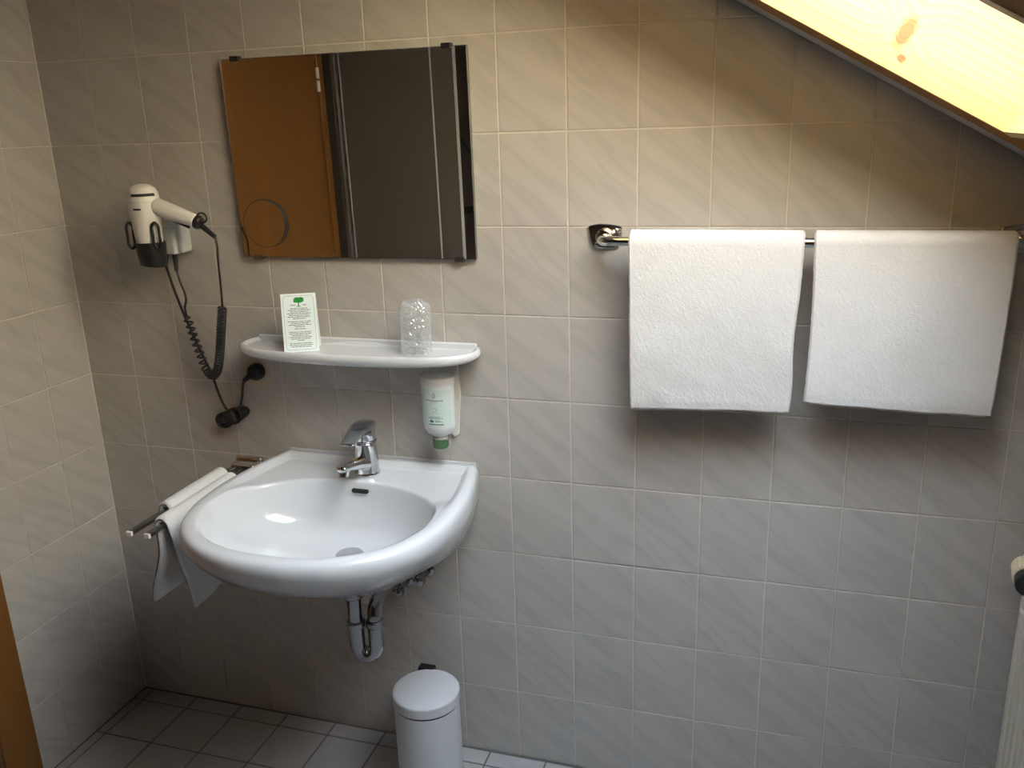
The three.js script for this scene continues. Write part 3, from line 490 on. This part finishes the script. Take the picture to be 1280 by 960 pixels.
/* towel bar and bath towels */
{
  const y = 1.38, zb = 0.075;
  const t = thing('towel_bar', [1.82, y, 0], 'long chrome towel bar on two wall plates, carrying the bath towels', 'towel bar');
  part(t, 'bar', tube([[1.4335, y, 0.004], [1.4335, y, 0.045], [1.437, y, 0.062], [1.447, y, 0.0725], [1.462, y, zb], [1.5, y, zb], [1.8, y, zb], [2.17, y, zb], [2.192, y, zb], [2.207, y, 0.0725], [2.217, y, 0.062], [2.2205, y, 0.045], [2.2205, y, 0.004]], 0.0098, 260, 24), M.chrome);
  for (const [px, s] of [[1.432, 1], [2.222, -1]]) {
    const o = [[-0.037, 0.019], [-0.033, 0.023], [-0.012, 0.027], [0.012, 0.0255], [0.033, 0.0215], [0.0365, 0.0175], [0.035, 0], [0.031, -0.018], [0.027, -0.0235], [0.018, -0.0255], [-0.004, -0.0265], [-0.022, -0.024], [-0.028, -0.02], [-0.033, -0.004]].map(([x, v]) => [px + s * x, y + 0.001 + v]);
    const pl = part(t, 'wall_plate', plate(s < 0 ? o : o.reverse(), 0.009, 0.0028), M.chrome);
    part(pl, 'flange', lathe([[0.0105, 0.012], [0.0165, 0.0115], [0.019, 0.008], [0.02, 0]], 36).rotateX(Math.PI / 2).translate(px, y, 0.0085), M.chrome);
    for (const [sx, sy] of [[0.0245, 0.014], [-0.0185, -0.0155]]) part(pl, 'screw', lathe([[0, 0.0026], [0.0035, 0.0022], [0.0052, 0]], 20).rotateX(Math.PI / 2).translate(px + s * sx, y + sy, 0.0085), M.chrome);
  }
}
function drape({ bar, r, th, s0, s1, front, back, along, shift, wob, key, fz = () => 0, edge = () => [0, 0], len = () => 0, nU = 120 }) {
  // cloth over a rod: section runs up the back, round the rod and down the front; 'along' builds room points from (u along rod, out, y)
  const arc = Math.PI * r, tot = back + arc + front, nV = Math.round(tot / 0.0042);
  const centre = (q, extra) => { // -> [out, up] at arclength q, plus the outward normal
    if (q < back) return [-r, -(back - q), -1, 0];
    if (q < back + arc) { const a = Math.PI - (q - back) / r; return [r * Math.cos(a), r * Math.sin(a), Math.cos(a), Math.sin(a)]; }
    return [r, -(q - back - arc) * extra, 1, 0];
  };
  const rows = nV, M2 = 10; // closed section around: outer skin, rounded hem, inner skin
  const loop = []; for (let j = 0; j <= rows; j++) loop.push([j / rows, 1]); for (let k = 1; k < 5; k++) loop.push([1, Math.cos(k / 5 * Math.PI)]); for (let j = rows; j >= 0; j--) loop.push([j / rows, -1]); for (let k = 1; k < 5; k++) loop.push([0, -Math.cos(k / 5 * Math.PI)]);
  const endRows = 5, U = [];
  for (let k = 0; k < endRows; k++) U.push([0, Math.sin(k / endRows * Math.PI / 2)]); for (let i = 0; i <= nU; i++) U.push([i / nU, 1]); for (let k = endRows - 1; k >= 0; k--) U.push([1, Math.sin(k / endRows * Math.PI / 2)]);
  const g = grid(loop.length, U.length - 1, (i, jj) => {
    const [v, side] = loop[i % loop.length], [u, e] = U[jj], q = v * tot;
    const [o, up, no, nu] = centre(q, 1 + len(u)), f = clamp((q - back - arc) / front), b = clamp((back - q) / back);
    const [eL, eR] = edge(f, b), w0 = s0 + eL, w1 = s1 + eR, endPush = (1 - Math.sqrt(Math.max(0, 1 - (1 - e) * (1 - e)))) * 0;
    let s = w0 + (w1 - w0) * u; const half = th / 2 * (0.25 + 0.75 * e);
    s += (u === 0 ? 1 : u === 1 ? -1 : 0) * (1 - e) * -th * 0.28;
    s += 0.0011 * fbm(q * 90 + 3 * key, key * 5, u < 0.5 ? 0 : 9, 2) * (u < 0.04 || u > 0.96 ? 1 : 0);
    const n1 = fbm(s * 7 + key * 3, q * 7, key, 3) * wob * (0.25 + 0.75 * f), fuzz = 0.00075 * fbm(s * 190, q * 190, side * 3 + key, 2), hem = v > 0.985 || v < 0.015 ? -0.0006 : 0;
    const off = side * half + side * (fuzz + hem);
    return along(s, o + no * off + n1 * (f > 0 ? 1 : 0) + fz(f, b, u), up + nu * off + 0.0055 * f * fbm(s * 11 + key * 2, key, 0.5, 2), bar);
  }, true);
  const p = g.attributes.position, uv = g.attributes.uv, cnt = p.count; // uv in metres (x along rod, section length)
  for (let j = 0, k = 0; j < U.length; j++) for (let i = 0; i < loop.length; i++, k++) uv.setXY(k, (s0 + (s1 - s0) * U[j][0]) * 5, loop[i][0] * tot * 5 + (loop[i][1] < 0 ? 0.37 : 0));
  g.computeVertexNormals(); return g;
}
{
  const along = (s, o, up, b) => [s, b.y + up, b.z + o], bar = { y: 1.38, z: 0.075 };
  const spec = [
    { s0: 1.5005, s1: 1.8325, front: 0.341, back: 0.325, key: 1, len: (u) => 0.035 * (1 - u), fz: (f, b, u) => -0.010 * f * f + 0.006 * b, edge: (f, b) => [0.004 * f + 0.012 * b, -0.012 * f + 0.004 * Math.sin(f * 9) * f - 0.028 * b], label: 'white terry bath towel on the bar, next to the mirror' },
    { s0: 1.857, s1: 2.196, front: 0.318, back: 0.305, key: 2, len: (u) => 0.02 * u, fz: (f, b, u) => -0.008 * f * f + 0.012 * Math.sin(u * 3.1) * f * (1 - u) + 0.006 * b, edge: (f, b) => [0.004 * Math.sin(f * Math.PI) - 0.001 * f + 0.014 * b, -0.006 * f * f - 0.018 * b], label: 'white terry bath towel on the bar, farther from the mirror, under the sloping ceiling' },
  ];
  for (const q of spec) {
    const t = thing('bath_towel', [(q.s0 + q.s1) / 2, 1.05, 0.075], q.label, 'towel', 'bath towels on the chrome bar');
    part(t, 'cloth', drape({ bar, along, r: 0.0172, th: 0.0135, wob: 0.007, ...q }), M.terry);
    part(t, 'hem', drape({ bar: { y: bar.y, z: bar.z }, along, r: 0.0172, th: 0.004, wob: 0.007, ...q, s0: q.s0 + 0.008, s1: q.s1 - 0.008, front: q.front + 0.005, nU: 60 }), M.terry);
  }
}
/* hand-towel rail left of the basin */
{
  const y = 0.78, xs = [0.456, 0.503];
  const t = thing('swivel_towel_rail', [0.478, y, 0], 'chrome two-armed towel rail sticking out of the wall beside the washbasin', 'towel rail');
  part(t, 'wall_mount', merge(box(0.44, 0.52, y - 0.022, y + 0.02, 0, 0.018, 0.006), box(0.444, 0.516, y - 0.012, y + 0.012, 0.012, 0.05, 0.006)), M.chrome);
  for (const x of xs) { const a = part(t, 'arm', box(x - 0.007, x + 0.007, y - 0.005, y + 0.005, 0.03, 0.44, 0.0025), M.steel); part(a, 'end_cap', box(x - 0.0075, x + 0.0075, y - 0.0055, y + 0.0055, 0.437, 0.444, 0.002), M.whitePlastic, 'white end cap'); }
  const along = (s, o, up, b) => [b.x + o, b.y + up, s];
  const h1 = thing('hand_towel', [xs[1], 0.58, 0.23], 'white hand towel draped over the rail arm nearest the washbasin, hanging low', 'towel', 'hand towels on the two-armed rail');
  part(h1, 'cloth', drape({ bar: { x: xs[1], y: y + 0.002 }, along, r: 0.0145, th: 0.0135, s0: 0.125, s1: 0.39, front: 0.205, back: 0.195, wob: 0.012, key: 5, nU: 90, fz: (f, b, u) => 0.02 * f * (0.5 + u) - 0.038 * smooth(0.25, 1, b) * (0.6 + 0.4 * u), edge: (f, b) => [0.03 * f, -0.012 * f + 0.004 * b] }), M.terry);
  const h2 = thing('hand_towel', [xs[0], 0.66, 0.2], 'white hand towel folded short over the rail arm farther from the washbasin', 'towel', 'hand towels on the two-armed rail');
  part(h2, 'cloth', drape({ bar: { x: xs[0], y: y + 0.002 }, along, r: 0.0145, th: 0.0125, s0: 0.1, s1: 0.318, front: 0.035, back: 0.12, wob: 0.002, key: 6, nU: 70, fz: (f, b) => -0.008 * b }), M.terry);
}
/* pedal bin */
{
  const X = 1.012, Z = 0.16;
  const t = thing('pedal_bin', [X, 0, Z], 'small white cylindrical pedal bin with a domed lid standing against the wall', 'bin');
  part(t, 'bucket', lathe([[0, 0.012], [0.078, 0.012], [0.0805, 0.016], [0.0812, 0.03], [0.0812, 0.251], [0.0795, 0.253]], 72).translate(X, 0, Z), M.binWhite);
  part(t, 'base_ring', lathe([[0, 0.001], [0.081, 0.001], [0.0835, 0.004], [0.0835, 0.013], [0.079, 0.017]], 64).translate(X, 0, Z), M.black);
  part(t, 'gap_ring', lathe([[0.0785, 0.251], [0.079, 0.2515], [0.079, 0.262], [0.0785, 0.2625]], 64).translate(X, 0, Z), M.blackSoft);
  part(t, 'lid', lathe([[0.0785, 0.2582], [0.0822, 0.2583], [0.083, 0.2595], [0.0834, 0.281], [0.0826, 0.2848], [0.0805, 0.2868], [0.074, 0.2885], [0.05, 0.2906], [0.02, 0.2918], [0, 0.292]], 72).translate(X, 0, Z), M.binWhite, 'domed white lid');
  part(t, 'hinge', merge(box(X - 0.054, X - 0.012, 0.262, 0.288, Z - 0.098, Z - 0.074, 0.003), box(X - 0.05, X - 0.016, 0.03, 0.264, Z - 0.094, Z - 0.076, 0.003)), M.black, 'black hinge');
  part(t, 'pedal', box(X - 0.022, X + 0.022, 0.008, 0.016, Z + 0.075, Z + 0.115, 0.003), M.black);
}
/* radiator on the right wall */
{
  const t = thing('radiator', [2.315, 0.1, 0.6], 'cream white ribbed panel radiator with a thermostat knob, low on the wall', 'radiator');
  const x0 = 2.27, x1 = 2.35, z0 = 0.15, z1 = 1.15, y0 = 0.12, y1 = 0.72;
  const ribs = []; for (let z = z0 + 0.016; z < z1 - 0.01; z += 0.033) ribs.push(box(x0 - 0.004, x0 + 0.012, y0 + 0.02, y1 - 0.02, z, z + 0.021, 0.004, 2));
  part(t, 'front_panel', box(x0, x0 + 0.016, y0, y1, z0, z1, 0.006), M.radiator);
  part(t, 'back_panel', box(x1 - 0.016, x1, y0, y1, z0, z1, 0.006), M.radiator);
  for (const g of ribs) part(t, 'rib', g, M.radiator);
  part(t, 'top_grille', box(x0 + 0.01, x1 - 0.01, y1 - 0.006, y1, z0 + 0.01, z1 - 0.01, 0.002), M.radiator);
  part(t, 'side_cover', box(x0 + 0.008, x1 - 0.008, y0 + 0.01, y1 - 0.008, z0 - 0.001, z0 + 0.006, 0.002), M.radiator);
  for (const z of [z0 + 0.15, z1 - 0.19]) part(t, 'wall_bracket', box(x1 - 0.004, RX - 0.001, 0.55, 0.58, z, z + 0.04), M.radiator);
  const c0 = [2.287, 0.727, 0.134], c1 = [2.291, 0.73, 0.106], c2 = [2.298, 0.735, 0.055], kl = V(...c1).distanceTo(V(...c2));
  const v = part(t, 'valve_body', merge(rod([2.31, 0.69, z0 + 0.004], [2.3, 0.7, 0.138], 0.011), rod([2.3, 0.7, 0.14], c0, 0.0105), rod([2.3, 0.705, 0.14], [2.3, 0.1, 0.14], 0.0085), rod([2.3, 0.1, 0.14], [RX - 0.002, 0.1, 0.14], 0.0085)), M.chrome);
  part(v, 'collar', aim(lathe([[0, 0], [0.021, 0], [0.0245, 0.004], [0.0245, 0.03], [0, 0.03]], 32), c0, c1), M.black, 'black collar');
  const kn = []; for (let i = 0; i < 28; i++) { const a = i / 28 * 2 * Math.PI; kn.push(rod([0.0262 * Math.cos(a), 0.004, 0.0262 * Math.sin(a)], [0.025 * Math.cos(a), kl - 0.006, 0.025 * Math.sin(a)], 0.0022, 6)); }
  part(v, 'thermostat_knob', aim(merge(lathe([[0, 0], [0.026, 0], [0.027, 0.004], [0.0255, kl - 0.006], [0.02, kl], [0, kl + 0.001]], 36), ...kn), c1, c2), M.cream, 'cream ribbed thermostat knob');
}
/* shower in the far corner, seen in the mirror */
{
  const z = 1.56, H = 2.0;
  const t = thing('shower_screen', [0.28, 0, z], 'grey shower screen of upright panels with a rounded wall profile, seen in the mirror', 'shower screen');
  part(t, 'wall_profile', rod([0.02, 0.08, z - 0.03], [0.02, H, z - 0.03], 0.02, 24), M.showerPanel); part(t, 'wall_channel', box(0.001, 0.04, 0.08, H, z - 0.075, z - 0.048, 0.003), M.showerDark);
  part(t, 'panel', box(0.04, 0.432, 0.1, H - 0.02, z - 0.004, z + 0.004), M.showerPanel);
  part(t, 'panel', box(0.44, 0.531, 0.1, H - 0.02, z - 0.004, z + 0.004), M.showerPanel);
  part(t, 'strip', merge(box(0.0395, 0.0425, 0.08, H, z - 0.007, z + 0.007), box(0.434, 0.438, 0.08, H, z - 0.007, z + 0.007), box(0.531, 0.534, 0.08, H, z - 0.008, z + 0.004, 0.001), box(0.538, 0.54, 0.08, H, z - 0.008, z + 0.004, 0.0008)), M.whitePlastic);
  part(t, 'rail', merge(box(0.03, 0.54, H - 0.02, H + 0.01, z - 0.009, z + 0.009, 0.003), box(0.03, 0.54, 0.07, 0.1, z - 0.009, z + 0.009, 0.003)), M.steel);
  const tr = thing('shower_tray', [0.42, 0, 2.13], 'low white shower tray behind the screen', 'shower tray');
  part(tr, 'tray', box(0.002, 0.86, 0.001, 0.07, z - 0.02, FZ - 0.001, 0.01), M.ceramic);
  const s = thing('hand_shower', [0.2, 1.1, FZ], 'black hand shower with hose and mixer, seen at the mirror edge', 'shower');
  part(s, 'mixer', merge(rod([0.17, 1.13, FZ - 0.05], [0.33, 1.13, FZ - 0.05], 0.022), rod([0.2, 1.13, FZ - 0.05], [0.2, 1.13, FZ - 0.001], 0.014), rod([0.3, 1.13, FZ - 0.05], [0.3, 1.13, FZ - 0.001], 0.014), box(0.24, 0.265, 1.03, 1.15, FZ - 0.09, FZ - 0.06, 0.006)), M.black);
  part(s, 'shower_head', lathe([[0, 0.02], [0.04, 0.018], [0.06, 0.008], [0.058, 0], [0, 0]], 32).rotateX(0.35).translate(0.235, 1.97, FZ - 0.12), M.black); part(s, 'shower_arm', capped([[0.235, 2.03, FZ - 0.003], [0.235, 2.03, FZ - 0.08], [0.235, 1.985, FZ - 0.115]], 0.009), M.black);
  part(s, 'hose', tube([[0.22, 1.96, FZ - 0.1], [0.1, 1.9, FZ - 0.06], [0.13, 1.6, FZ - 0.05], [0.24, 1.4, FZ - 0.06], [0.34, 1.24, FZ - 0.06], [0.27, 1.13, FZ - 0.06]], 0.007, 60, 10), M.black);
}
renderer.render(scene, camera);
